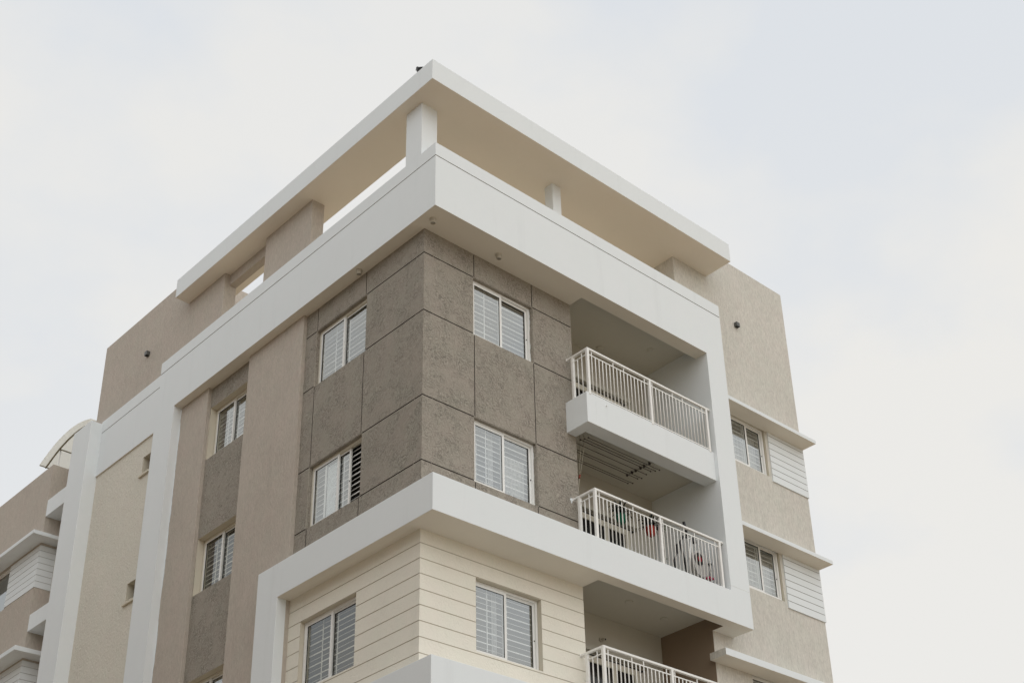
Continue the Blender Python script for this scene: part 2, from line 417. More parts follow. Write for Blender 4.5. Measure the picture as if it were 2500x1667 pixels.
# ---- windows of the corner
window(B, MY(0), R1[0] + .012, R1[1] - .006, R1[2] - .002, R1[3] - .004, .075)
window(B, MY(0), R2[0] + .012, R2[1] - .006, R2[2] - .002, R2[3] - .004, .075, curtain=[(.02, .2, .8), (.38, .47, 1), (.62, .95, .75)])
window(B, MY(0), R3[0] + .005, R3[1] - .006, R3[2] + .002, R3[3] - .004, .095, curtain=[(.0, .06, 1), (.42, .5, 1)])
window(B, MX(0), L1[0] + .01, L1[1] - .01, L1[2] - .002, L1[3] - .004, .075, front='hi', frame_mat=UPVC_CREAM, knob=False)
window(B, MX(0), L2[0] + .01, L2[1] - .01, L2[2] - .002, L2[3] - .004, .075, front='hi', frame_mat=UPVC_CREAM, slide=.42,
       curtain=[(.74, .93, 1)], label='half open sliding window with a dark room behind white bars')
window(B, MX(0), L3[0] + .01, L3[1] - .01, L3[2] + .002, L3[3] - .004, .085, front='hi', knob=False, glass=GLASS_CLEAR)

# ---- beige pilasters on the left facade
mb = MB()
mb.box(xB, .10, 3.644, 5.573, LOW, zPb + .02)
mb.build('pilaster', TAUPE, B, bevel=.008)
mb = MB()
mb.box(xB, .10, 7.112, 8.26, LOW, zPb + .02)
mb.build('pilaster', TAUPE, B, bevel=.008)

# ---- ragged edges where the white and cream paint laps onto the neighbouring wall
def ragged(name, mat, P0, z0, z1, wmin, wmax, seed, step=.06):
    m = MB(); rnd = random.Random(seed); z = z0; w = (wmin + wmax) / 2
    while z < z1:
        w2 = min(wmax, max(wmin, w + rnd.uniform(-.012, .012))); z2 = min(z1, z + step * rnd.uniform(.4, 1.6))
        m.quad([P0(0, z), P0(0, z2), P0(w2, z2), P0(w, z)]); z, w = z2, w2
    m.build(name, mat, B)
ragged('paint_edge', WHITE, lambda w, z: (xB - .002, 8.203 - w, z), LOW, zPb, .004, .04, 5)
ragged('paint_edge', WHITE, lambda w, z: (w1 - .006, .085 - w, z), R1[2], R1[3] - .08, .004, .028, 11, .04)
ragged('paint_edge', WHITE, lambda w, z: (w1 - .006, .085 - w, z), R2[2], R2[3] - .08, .004, .022, 12, .04)
for k, h in enumerate(hL[:3]):
    ragged('paint_edge', CREAM_REVEAL, lambda w, z: (-.002, h[1] + w - .002, z), h[2], h[3], .003, .03, 20 + k, .07)
m = MB(); rnd = random.Random(9)
m.quad([(3.44 + (.018 + .03 * rnd.random()) * math.cos(t * .5), -.002, -.86 + (.02 + .06 * rnd.random()) * math.sin(t * .5)) for t in range(12)])
m.build('plaster_splash', WHITE, B)

# ---- top white band / parapet (with its groove) and the frames hanging from it
g = .010; GD = .014
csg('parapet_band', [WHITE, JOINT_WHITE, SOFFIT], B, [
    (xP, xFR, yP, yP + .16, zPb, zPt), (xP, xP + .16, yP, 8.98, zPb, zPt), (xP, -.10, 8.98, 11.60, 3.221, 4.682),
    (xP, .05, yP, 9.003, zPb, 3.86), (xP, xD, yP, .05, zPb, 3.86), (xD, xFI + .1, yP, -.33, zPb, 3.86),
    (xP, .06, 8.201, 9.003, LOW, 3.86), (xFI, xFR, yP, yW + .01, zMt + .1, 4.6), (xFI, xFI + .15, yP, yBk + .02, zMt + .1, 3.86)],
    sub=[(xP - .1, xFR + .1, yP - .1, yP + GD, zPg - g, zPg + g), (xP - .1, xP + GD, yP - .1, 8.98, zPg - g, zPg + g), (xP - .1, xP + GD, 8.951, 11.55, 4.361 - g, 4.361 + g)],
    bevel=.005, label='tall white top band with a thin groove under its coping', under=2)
# middle band and the two frame posts that meet it
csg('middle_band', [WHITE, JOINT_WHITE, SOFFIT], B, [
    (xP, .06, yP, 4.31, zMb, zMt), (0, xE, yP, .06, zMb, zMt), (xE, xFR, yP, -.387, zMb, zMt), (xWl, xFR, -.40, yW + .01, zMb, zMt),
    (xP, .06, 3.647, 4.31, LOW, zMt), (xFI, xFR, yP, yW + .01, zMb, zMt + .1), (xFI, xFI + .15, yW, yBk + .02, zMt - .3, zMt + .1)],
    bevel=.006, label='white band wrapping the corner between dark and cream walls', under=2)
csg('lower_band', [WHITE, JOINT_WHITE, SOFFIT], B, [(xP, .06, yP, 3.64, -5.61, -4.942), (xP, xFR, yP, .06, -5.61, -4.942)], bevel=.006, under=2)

# ---- cream rough panel between the left vertical members, with two slot windows
sl = [(9.02, 9.385, 2.37, 2.785), (9.02, 9.415, -.625, -.212), (9.02, 9.415, -3.63, -3.21)]
mb = MB()
panel(mb, MX(xP + .035), True, 9.003, 11.60, LOW, 3.23, .30, holes=sl, caps=(0, 0, 0, 0))
mb.build('rough_cream_wall', [CREAM_ROUGH, CREAM_REVEAL, JOINT_CREAM], B, label='rough cream wall panel with small square vents')
for s in sl:
    m2 = MB(); m2.box(xP + .20, xP + .22, s[0], s[1], s[2], s[3], 0)
    o = m2.build('vent_window', plain('dark_vent', (.03, .03, .03), .3) if s is sl[0] else bpy.data.materials['dark_vent'], B)
    m3 = MB(); m3.box(xP - .012, xP + .05, s[0], s[1] + .06, s[2] - .085, s[2] - .035); m3.build('sill', CREAM_REVEAL, o)

# ---- fin at the left end
mb = MB(); mb.box(-.545, .1, 11.572, 12.42, LOW, 4.624); mb.build('fin_wall', WHITE, B, bevel=.01, label='tall plain white fin wall at the far left corner')

# ---- roof terrace, canopy and its supports
csg('terrace_floor', TERR, B, [(.06, 10.6, .06, 12.0, 3.87, 4.0), (-.105, xFI, yP + .165, .06, 3.87, 4.0), (-.095, .06, .06, 11.9, 3.87, 4.0)])
zSb, zSt = 6.254, 6.742
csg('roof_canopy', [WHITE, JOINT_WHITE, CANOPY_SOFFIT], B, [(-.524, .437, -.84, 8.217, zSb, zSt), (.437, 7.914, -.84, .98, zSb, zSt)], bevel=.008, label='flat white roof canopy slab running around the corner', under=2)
mb = MB(); mb.box(xP, .095, -.219, .245, zPt + .0005, zSb + .01); mb.build('corner_column', WHITE, B)
mb = MB(); mb.box(3.14, 3.37, -.16, .07, 3.9, zSb + .01); mb.build('column', WHITE, B, bevel=.008)
mb = MB(); mb.box(xV, .106, 3.438, 5.118, 3.9, zSb + .01); mb.build('roof_pier', TAUPE, B, bevel=.008)
mb = MB(); mb.box(-.06, .105, 5.10, 6.72, 5.985, zSb + .01); mb.build('roof_beam', TAUPE, B)

# ---- tower walls
csg('stair_tower_wall', TAUPE, B, [(xV, .113, 6.706, 8.4, 3.7, zSb + .3), (xV, 3.2, 8.0, yTL, 3.7, zT)], bevel=.015, label='taupe rooftop wall block on the left side')
hR = [(8.0, 9.36, z - 1.155, z) for z in (2.80, -.115, -3.13)]
mb = MB()
panel(mb, MY(yW), False, xWl + .005, xTR, LOW, zMb + .1, .25, holes=hR, caps=(1, 1, 1, 0), mi_rev=1)
panel(mb, MY(yW), False, xFI + .1, xTR, zMb + .1, 3.88, .25, holes=hR, caps=(1, 1, 0, 0), mi_rev=1)
panel(mb, MY(yW), False, 6.79, xTR, 3.88, zT, .25, caps=(1, 1, 0, 1), mi_rev=0)
tw = mb.build('tower_wall', [BEIGE, CREAM_REVEAL, JOINT_DARK], B, label='tall beige raked plaster wall at the right end')
csg('tower_top', BEIGE, B, [(6.79, xTR, yW + .25, 3.2, 3.88, zT), (xTR - .25, xTR, yW + .25, 4.0, LOW, 6.52)])
for p in tw.data.polygons: pass
for k, h in enumerate(hR):
    window(B, MY(yW), h[0] + .005, h[1] - .02, h[2] + .01, h[3] - .004, .05, curtain=[(.02, .98, .8 if k else .86)], split=.575)

# ---- sun shades (chajjas) and white boarding on the right tower
def shade(x0, x1, y0, z0, z1):
    m = MB(); m.box(x0, x1, y0, yW + .005, z0, z1); return m
for k, (zb, zt, x0) in enumerate(((2.778, 2.868, 7.56), (-.181, -.089, 7.56), (-3.17, -3.03, 6.80))):
    m = shade(x0, 10.70, -.512, zb, zt); m.box(10.55, 10.705, -.512, .6, zb + .001, zt + .001) if k < 0 else None
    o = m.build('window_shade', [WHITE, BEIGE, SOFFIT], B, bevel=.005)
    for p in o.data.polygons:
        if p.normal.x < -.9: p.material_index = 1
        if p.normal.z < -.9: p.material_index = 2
for (zb, zt, gs) in ((1.555, 2.776, [1.722, 1.879, 2.046, 2.199, 2.369, 2.531, 2.693]), (-1.392, -.183, [-1.23, -1.07, -.91, -.75, -.59, -.43, -.27]), (-4.4, -3.172, [-3.3, -3.45, -3.6])):
    m = MB(); panel(m, MY(-.149), False, 9.445, xTR + .012, zb, zt, .06, grooves=[(9.445, xTR + .012, z - .007, z + .007) for z in gs], caps=(1, 1, 1, 1), gd=.012, mi_rev=0, mi_gr=1)
    m.build('white_boarding', [WHITE, JOINT_WHITE], B)

# ---- balcony recess: walls, ceilings, floors, doors
m = MB()
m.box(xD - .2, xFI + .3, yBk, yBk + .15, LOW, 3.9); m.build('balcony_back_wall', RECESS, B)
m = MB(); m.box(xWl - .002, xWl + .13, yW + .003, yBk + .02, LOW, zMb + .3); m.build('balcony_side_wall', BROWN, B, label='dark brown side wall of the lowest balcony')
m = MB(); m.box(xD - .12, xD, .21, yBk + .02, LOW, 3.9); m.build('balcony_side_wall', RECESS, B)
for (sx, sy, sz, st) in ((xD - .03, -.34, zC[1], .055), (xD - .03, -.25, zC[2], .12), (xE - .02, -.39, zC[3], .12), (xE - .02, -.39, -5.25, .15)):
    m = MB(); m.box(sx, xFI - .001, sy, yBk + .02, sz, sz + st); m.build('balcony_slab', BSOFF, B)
m = MB()
m.box(3.404, xD + .002, -.558, .02, .529, 1.181); m.box(xD, xFI, -.558, -.247, .529, 1.181)
cb = m.build('balcony_curb', WHITE, B, bevel=.006, label='white projecting edge of the upper balcony')
m = MB(); c = (3.913, -.558, 1.054); m.tube([(c[0], c[1] - .03, c[2]), (c[0], c[1] + .02, c[2])], .012, 10); m.build('drain_spout', UPVC, cb)
def door(zh, k):
    """sliding balcony door in the back wall, with a lintel ledge above"""
    a, b = 3.9, 6.2; M = MY(yBk)
    f = MB()
    lbox(f, M, a, b, -.05, .01, zh, zh + .12); lbox(f, M, b - .13, b, -.05, .01, zh - 1.72, zh); lbox(f, M, a, a + .1, -.05, .01, zh - 1.72, zh)
    lbox(f, M, 5.50, 5.60, -.045, .01, zh - 1.72, zh); lbox(f, M, 4.70, 4.78, -.045, .01, zh - 1.72, zh)
    d = f.build('balcony_door', UPVC_CREAM, B, bevel=.004)
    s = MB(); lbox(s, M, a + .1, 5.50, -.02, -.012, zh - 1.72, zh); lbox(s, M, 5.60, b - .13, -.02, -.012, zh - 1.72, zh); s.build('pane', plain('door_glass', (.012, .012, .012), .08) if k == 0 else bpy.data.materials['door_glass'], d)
    t = MB(); lbox(t, M, 4.9, b + .12, -.058, -.0, zh + .122, zh + .145); t.build('head_track', GASKET, d)
    l = MB(); lbox(l, M, a - .1, b + .25, -.11, 0, zh + .20, zh + .31); l.build('lintel', RECESS, d, bevel=.004)
for k, zh in enumerate((2.70, -.285, -3.25)): door(zh, k)

m = MB(); m.box(xWl - .003, xWl + .01, -.384, yW + .003, zMb + .002, zC[3] + .01); m.build('balcony_side_wall', BROWN, B)

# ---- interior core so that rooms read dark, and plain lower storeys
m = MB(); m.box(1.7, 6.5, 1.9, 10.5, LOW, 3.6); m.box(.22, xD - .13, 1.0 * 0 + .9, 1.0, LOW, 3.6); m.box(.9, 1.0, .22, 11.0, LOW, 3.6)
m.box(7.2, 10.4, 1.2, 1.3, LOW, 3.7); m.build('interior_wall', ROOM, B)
m = MB()
m.box(.02, xTR - .02, .06, yTL - .02, GZ, LOW + .02)
m.build('lower_storeys', CREAM, B)
m = MB(); m.box(.3, xTR - .02, yTL - .3, yTL - .02, LOW, 3.9); m.box(xTR - .3, xTR - .02, 3.9, yTL - .02, LOW, 3.9); m.build('rear_wall', TAUPE, B)
m = MB()
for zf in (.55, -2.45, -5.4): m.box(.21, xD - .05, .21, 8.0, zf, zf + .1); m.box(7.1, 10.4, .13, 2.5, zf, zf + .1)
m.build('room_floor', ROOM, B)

# ---- railings
def railing(z_top, z_base, x0, yy, first, last, midx, label, nb=16):
    m = MB()
    r = .022
    # top rail: flattened tube along +X and the return to the wall
    m.box(x0 - .026, xFI - .002, yy - .028, yy + .028, z_top - .042, z_top)
    m.box(x0 - .026, x0 + .026, yy + .028, .004, z_top - .0415, z_top - .0005)
    m.box(x0 - .034, x0 + .034, -.008, .004, z_top - .05, z_top + .008)
    rl = m.build('balcony_railing', RAILM, B, bevel=.006, label=label)
    s = MB(); s.box(x0, 6.87, yy - .008, yy + .008, z_top - .146, z_top - .126); s.box(x0 - .008, x0 + .008, yy, -.14, z_top - .1455, z_top - .1265)
    s.box(x0, 6.87, yy - .012, yy + .012, z_base + .02, z_base + .04)
    s.build('sub_rail', RAILM, rl)
    for (px, py) in ((x0, yy), (midx, yy), (6.875, yy), (x0, -.145)):
        p = MB(); p.box(px - .027, px + .027, py - .0275, py + .0275, z_base - .03, z_top - .04); p.build('post', RAILM, rl, bevel=.004)
    tall = (0, 6, 9, 15)
    for (a, b) in ((first, midx - .137), (midx + .08, last)):
        for i in range(nb):
            x = a + (b - a) * i / (nb - 1)
            zt = z_top - (.03 if i in tall else .13)
            p = MB(); p.tube([(x, yy, z_base), (x, yy, zt - .03), (x, yy, zt)], [.0115, .0115, .009], 8); p.build('baluster', RAILM, rl)
    for (py, t) in ((-.275, .13), (-.388, .03)):
        p = MB(); p.tube([(x0, py, z_base), (x0, py, z_top - t)], .0115, 8); p.build('baluster', RAILM, rl)
    return rl
railing(2.19, 1.181, 3.497, -.539, 3.61, 6.75, 5.198, 'white balcony railing on the top floor')
railing(-.823, zMt, 3.503, -.535, 3.61, 6.75, 5.198, 'white balcony railing with planters and exercise machine behind it')
railing(-3.83, -4.942, 3.503, -.535, 3.61, 6.75, 5.198, 'white balcony railing of the lowest balcony')

# ================================================================== neighbouring wing at far left
xw, yw = -.42, 13.62
W = thing('apartment_wing', (1.5, 16, GZ), 'taupe neighbouring wing with white boarded corner bays, cut off by the left edge', 'apartment building')
m = MB()
wh = [(15.15, 17.2, z - 1.15, z) for z in (2.29, -.57, -3.5)]
panel(m, MX(xw), True, yw, 20.0, GZ, 4.385, .25, holes=wh, caps=(0, 1, 0, 1), mi_rev=0)
panel(m, MY(yw), False, xw, .6, GZ, 4.385, .25, caps=(0, 1, 0, 1), mi_rev=0)
m.build('wing_wall', [TAUPE, CREAM_REVEAL], W)
for h in wh:
    window(W, MX(xw), h[0] + .01, h[1] - .01, h[2] + .01, h[3] - .005, .05, front='hi', bars=False, knob=False)
m = MB(); m.box(.6, .7, yw, 19.8, GZ, 4.0); m.box(xw + .25, .65, yw + .2, 19.8, 3.7, 3.85); m.build('interior_wall', ROOM, W)
for (zb, zt) in ((2.295, 2.39), (-.563, -.456), (-3.52, -3.42)):
    m = MB(); m.box(-.79, xw + .02, 13.245, 20.0, zb, zt); m.box(xw + .01, .5, 13.245, yw + .02, zb + .001, zt - .001); m.build('window_shade', WHITE, W, bevel=.005)
    z0 = zt - 1.22
    gs = [z0 + .155 * (i + 1) for i in range(6)]
    m = MB()
    panel(m, MX(xw - .012), True, yw - .012, 15.13, z0, zt - .16, .05, grooves=[(yw - .012, 15.13, z - .006, z + .006) for z in gs], caps=(0, 1, 1, 1), gd=.01, mi_rev=0, mi_gr=1)
    panel(m, MY(yw - .012), False, xw - .012, .5, z0, zt - .16, .05, grooves=[(xw - .012, .5, z - .006, z + .006) for z in gs], caps=(0, 1, 1, 1), gd=.01, mi_rev=0, mi_gr=1)
    m.build('white_boarding', [WHITE, JOINT_WHITE], W)
m = MB(); m.box(-.04, .1, 12.40, yw + .02, GZ, 4.40); m.build('light_well_wall', TAUPE, W)
for (zb, zt) in ((2.978, 3.412), (.072, .482), (-2.95, -2.55)):
    m = MB(); m.box(xw + .002, -.03, 12.41, yw + .004, zb, zt); m.build('link_beam', WHITE, W, bevel=.005)

# curved translucent canopy over the light well
arc = [(12.15, 5.015), (12.235, 5.052), (12.545, 5.145), (12.888, 5.211), (13.262, 5.238), (13.664, 5.215), (14.057, 5.143), (14.404, 5.03), (14.74, 4.895)]
def smooth(pts, n=6):
    out = []
    P = [Vector((0, a, b)) for a, b in pts]
    for i in range(len(P) - 1):
        p0, p1, p2, p3 = P[max(i - 1, 0)], P[i], P[i + 1], P[min(i + 2, len(P) - 1)]
        for k in range(n):
            t = k / n
            out.append(.5 * ((2 * p1) + (p2 - p0) * t + (2 * p0 - 5 * p1 + 4 * p2 - p3) * t * t + (3 * p1 - p0 - 3 * p2 + p3) * t ** 3))
    out.append(P[-1]); return [(p.y, p.z) for p in out]
arcs = smooth(arc)
A = thing('arched_canopy', (0, 13.3, 4.4), 'cream arched translucent canopy rising behind the tall white fin', 'canopy')
POLY = translucent('cream_polycarbonate', (.93, .92, .88), .72)
m = MB(); x0, x1, t = -.30, 2.2, .012
for i in range(len(arcs) - 1):
    (a, b), (c, d) = arcs[i], arcs[i + 1]
    m.quad([(x0, a, b), (x1, a, b), (x1, c, d), (x0, c, d)], 0, True)
    m.quad([(x0, c, d + t), (x1, c, d + t), (x1, a, b + t), (x0, a, b + t)], 0, True)
    m.quad([(x0, c, d), (x0, c, d + t), (x0, a, b + t), (x0, a, b)], 0)
m.build('roof_sheet', POLY, A)
CR = plain('olive_steel', (.30, .27, .20), .5)
m = MB()
for xr in (-.14, .9, 1.95):
    m = MB(); m.tube([(xr, a, b - .03) for a, b in arcs], .022, 8); m.build('rib', CR, A)
for i in (20, 36):
    m = MB(); a, b = arcs[i]; m.tube([(-.14, a, b - .05), (2.1, a, b - .05)], .016, 8); m.build('purlin', CR, A)
m = MB(); m.tube([(-.30, arcs[-1][0], arcs[-1][1] - .012), (2.1, arcs[-1][0], arcs[-1][1] - .012)], .014, 8); m.build('purlin', CR, A)
for yy_ in (14.1, 12.6):
    bz = min(arcs, key=lambda q: abs(q[0] - yy_))[1]
    m = MB(); m.tube([(-.1, yy_, 3.85), (-.1, yy_, bz - .03)], .018, 8); m.build('post', UPVC, A)

# ================================================================== small fixtures
FIX = plain('off_white_fixture', (.52, .49, .42), .5)
LENS = plain('light_lens', (.35, .34, .30), .2)
def soffit_light(x, y, z, label):
    t = thing('soffit_light', (x, y, z), label, 'ceiling light', 'small round lights under the top white band')
    m = MB(); m.lathe([(.0, .0), (.062, .0), (.062, -.018), (.05, -.022), (.05, -.09), (.043, -.095), (.04, -.09), (.04, -.03)], (x, y, z), 20); m.build('housing', FIX, t)
    m = MB(); m.lathe([(.04, -.06), (.02, -.075), (.0, -.078)], (x, y, z), 20); m.build('lens', LENS, t)
soffit_light(-.045, -.30, zPb, 'round soffit light at the very corner of the top white band')
soffit_light(1.53, -.29, zPb, 'round soffit light under the band on the right facade')
soffit_light(-.135, 1.78, zPb, 'round soffit light under the band on the left facade')
def ceiling_cap(x, y, z, label):
    m = MB(); m.lathe([(0, 0), (.075, 0), (.075, -.012), (.06, -.02), (0, -.02)], (x, y, z), 20)
    o = m.build('ceiling_rose', BSOFF); set_origin(o, (x, y, z)); tag(o, label, 'ceiling rose', 'round caps on the balcony ceilings')
ceiling_cap(5.44, .95, zC[1], 'round ceiling cap above the railing of the top balcony')
ceiling_cap(6.3, .31, zC[1], 'round ceiling cap further right in the top balcony')
ceiling_cap(5.19, .36, zC[3], 'round ceiling cap near the cream wall in the lowest balcony')
ceiling_cap(6.29, .50, zC[3], 'round ceiling cap near the dark side wall of the lowest balcony')
t = thing('wall_lamp_holder', (5.25, 1.2, -2.725), 'small round lamp holder on the back wall of the lowest balcony', 'lamp holder')
m = MB(); m.tube([(5.25, 1.2, -2.725), (5.25, 1.17, -2.725)], .05, 16); m.build('base', FIX, t)
m = MB(); m.tube([(5.25, 1.17, -2.725), (5.25, 1.08, -2.75)], .026, 12); m.tube([(5.25, 1.085, -2.75), (5.25, 1.075, -2.752)], .018, 10, mi=1); m.build('socket', [FIX, BLACKP], t)

CUBE = plain('dark_lamp_metal', (.03, .03, .028), .4); CUBE2 = plain('lamp_side_metal', (.09, .09, .085), .4)
def cube_lamp(x, y, z, ax, label):
    t = thing('wall_light', (x, y, z), label, 'wall light', 'dark cube lights on the tower walls')
    m = MB(); s = .055
    if ax == 'y': m.box(x - s, x + s, y - .085, y - .002, z - s, z + s)
    else: m.box(x - .085, x - .002, y - s, y + s, z - s, z + s)
    m.build('housing', CUBE2, t, bevel=.006)
    m = MB(); s = .04
    if ax == 'y': m.box(x - s, x + s, y - .075, y - .01, z - .058, z - .0555)
    else: m.box(x - .075, x - .01, y - s, y + s, z - .058, z - .0555)
    m.build('lens', GASKET, t)
    m = MB()
    if ax == 'y': m.box(x - .035, x + .035, y - .004, y, z - .035, z + .035)
    else: m.box(x - .004, x, y - .035, y + .035, z - .035, z + .035)
    m.build('mounting_plate', CUBE, t)
cube_lamp(8.78, yW, 5.31, 'y', 'small dark cube light on the beige wall at the right end')
cube_lamp(xV, 9.86, 5.73, 'x', 'small dark cube light on the taupe rooftop wall at the left')

# ---- bird on the roof edge
bx, by, bz = -.40, -.33, zSt
t = thing('bird', (bx, by, bz), 'black bird perched on the edge of the roof canopy left of its corner', 'bird')
FEA = plain('black_feathers', (.008, .008, .009), .5)
def blob(chain, name, mat, parent):
    """continuous body from a chain of (position, radius)"""
    m = MB(); m.tube([p for p, r in chain], [r for p, r in chain], 14); return m.build(name, mat, parent)
body = [((bx, by - .20, bz + .10), .004), ((bx, by - .14, bz + .115), .018), ((bx, by - .08, bz + .135), .040), ((bx, by - .02, bz + .155), .056),
        ((bx, by + .04, bz + .185), .055), ((bx, by + .075, bz + .225), .042), ((bx, by + .085, bz + .258), .034), ((bx, by + .095, bz + .285), .034), ((bx, by + .105, bz + .310), .024), ((bx, by + .108, bz + .322), .006)]
blob(body, 'body', FEA, t)
m = MB(); m.tube([(bx, by + .125, bz + .29), (bx, by + .165, bz + .278)], [.011, .002], 8); m.build('beak', plain('beak', (.03, .028, .025), .3), t)
for s in (-1, 1):
    m = MB(); m.tube([(bx + s * .02, by + .01, bz + .12), (bx + s * .025, by + .012, bz + .003)], .005, 6)
    for a in (-.5, 0, .5): m.tube([(bx + s * .025, by + .012, bz + .004), (bx + s * .025 + .03 * math.sin(a), by + .012 + .035 * math.cos(a), bz + .004)], .003, 6)
    m.build('leg', bpy.data.materials['beak'], t)
    m = MB(); pts = [((bx + s * .048, by + .05, bz + .19), .012), ((bx + s * .056, by - .01, bz + .165), .03), ((bx + s * .045, by - .09, bz + .13), .022), ((bx + s * .02, by - .17, bz + .105), .004)]
    m.tube([p for p, r in pts], [r for p, r in pts], 10); m.build('wing', FEA, t)

# ---- pulley clothes airer on the ceiling of the middle balcony
t = thing('clothes_airer', (4.8, .22, zC[2]), 'ceiling clothes airer with dark rods above the middle balcony', 'clothes airer')
rods = [(-.162, 5.734, 3.80, .50), (-.086, 5.696, 3.775, .50), (-.017, 5.638, 3.74, .50), (.126, 5.664, 3.7, .50), (.29, 5.705, 3.7, .50), (.355, 5.654, 3.7, .50), (.547, 5.717, 3.7, .50), (.608, 5.643, 3.7, .50)]
for y, xr, xl, z in rods:
    m = MB(); m.tube([(xl, y, z), (xr, y, z)], .0068, 8); m.box(xr - .004, xr + .012, y - .011, y + .011, z - .011, z + .011); m.box(xl - .012, xl + .004, y - .011, y + .011, z - .011, z + .011); m.build('rod', STEEL, t)
CORD = plain('cord', (.50, .47, .38), .8)
py = [-.025, .076, .219, .32, .453, .556, .69]
for i, y in enumerate(py):
    for xx in (5.73, 3.86):
        m = MB(); m.box(xx - .03, xx + .03, y - .012, y + .012, zC[2] - .012, zC[2] - .0005); m.tube([(xx, y - .012, zC[2] - .032), (xx, y + .012, zC[2] - .032)], .024, 12); m.box(xx - .006, xx + .006, y - .016, y + .016, zC[2] - .05, zC[2] - .012)
        m.build('pulley', STEEL, t)
        m = MB(); m.tube([(xx, y, zC[2] - .05), (xx + (-.03 if xx > 5 else .03), rods[i][0], rods[i][3])], .0025, 5); m.build('cord', CORD, t)
m = MB(); m.tube([(5.73, py[0], zC[2] - .03), (5.73, py[-1], zC[2] - .03)], .004, 6); m.build('cord', STEEL, t)
m = MB()
m.tube([(3.934, .1, .72), (3.934, .1, .449), (3.80, .1, -.2)], .005, 6); m.tube([(3.832, .1, .72), (3.832, .1, .303), (3.77, .1, -.235)], .005, 6)
m.tube([(3.785, .1, -.22), (3.744, .1, -.447), (3.71, .1, -.9)], .006, 6); m.build('cord', CORD, t)
m = MB(); m.tube([(3.79, .1, -.18), (3.77, .1, -.26)], .018, 8); m.build('cleat', plain('red_cleat', (.25, .05, .03), .5), t)

# ---- hanging planters hooked to the middle railing
LEAF = plain('dark_leaf', (.014, .020, .012), .5); 
def foil(name, col, c2):
    m, nt, b = new_mat(name); b.inputs['Roughness'].default_value = .35; b.inputs['Specular IOR Level'].default_value = .25
    n = N(nt, 'ShaderNodeTexNoise', Scale=14.0, Detail=3.0); nt.links.new(coords(nt), n.inputs['Vector'])
    mx = N(nt, 'ShaderNodeMix', data_type='RGBA'); nt.links.new(n.outputs['Fac'], mx.inputs[0]); mx.inputs[6].default_value = (*col, 1); mx.inputs[7].default_value = (*c2, 1)
    nt.links.new(mx.outputs[2], b.inputs['Base Color']); return m
def planter(x, y, z, mat, strap, label):
    t = thing('hanging_planter', (x, y, z), label, 'planter', 'plant pots hung inside the railing')
    m = MB(); m.lathe([(.0, -.115), (.055, -.112), (.078, -.08), (.098, -.01), (.104, .04), (.108, .06), (.104, .068), (.09, .06), (.085, .045), (0, .04)], (x, y, z), 24); m.build('pot', mat, t)
    m = MB(); rnd = random.Random(int(x * 100))
    for k in range(60):
        a = rnd.uniform(0, 2 * math.pi); L = rnd.uniform(.17, .29); up = rnd.uniform(.03, .17); w = rnd.uniform(.013, .022)
        pts = []
        for i in range(6):
            s = i / 5; r = .03 + L * s; zz = .07 + up * math.sin(s * 2.2) * 1.3 - .12 * s * s * (1.3 - up * 6)
            pts.append(Vector((x + r * math.cos(a), y + r * math.sin(a) * .75, z + zz)))
        sd = Vector((-math.sin(a), math.cos(a), .15)) * w
        for i in range(5):
            w0_ = 1 - abs(i / 5 - .35) * 1.1; w1_ = 1 - abs((i + 1) / 5 - .35) * 1.1 if i < 4 else .05
            m.quad([pts[i] - sd * w0_, pts[i] + sd * w0_, pts[i + 1] + sd * w1_, pts[i + 1] - sd * w1_], 0, True)
    m.build('leaves', LEAF, t)
    m = MB()
    for s in (-1, 1): m.tube([(x + s * .10, y, z + .08), (x + s * .05, y - .03, z + .2), (x + .02, y - .085, -.99)], .004, 6)
    m.build('hanger', strap, t)
planter(4.285, -.42, -1.125, foil('green_foil', (.0, .055, .025), (.002, .16, .085)), plain('grey_strap', (.2, .3, .3), .6), 'glossy green pot with spiky dark leaves behind the railing')
planter(5.06, -.42, -1.135, foil('red_foil', (.16, .002, .002), (.50, .035, .008)), plain('pink_strap', (.6, .3, .28), .6), 'glossy red pot with spiky dark leaves behind the railing')

# ---- climbing plant behind the middle post
t = thing('climbing_plant', (5.43, -.40, zMt), 'thin green climbing plant beside the middle railing post', 'plant')
m = MB(); stem = [(5.40, -.40, zMt), (5.39, -.41, -1.6), (5.42, -.41, -1.3), (5.41, -.42, -1.05), (5.46, -.42, -.84)]; m.tube(stem, .006, 6); m.build('stem', LEAF, t)
GL = plain('green_leaf', (.09, .13, .035), .5, vary=.5, scale=20); m = MB(); rnd = random.Random(3)
for k in range(34):
    s = rnd.random() * 3.99; i = int(s); f = s - i; p = Vector(stem[i]).lerp(Vector(stem[i + 1]), f)
    d = Vector((rnd.uniform(-1, 1), rnd.uniform(-.6, .6), rnd.uniform(-.6, .4))).normalized(); L = rnd.uniform(.03, .06); sd = d.cross(Vector((rnd.uniform(-1, 1), rnd.uniform(-1, 1), .5))).normalized() * L * .35
    q = p + d * .02; m.quad([q, q + d * L * .5 + sd, q + d * L, q + d * L * .5 - sd], 0, False)
m.build('leaves', GL, t)

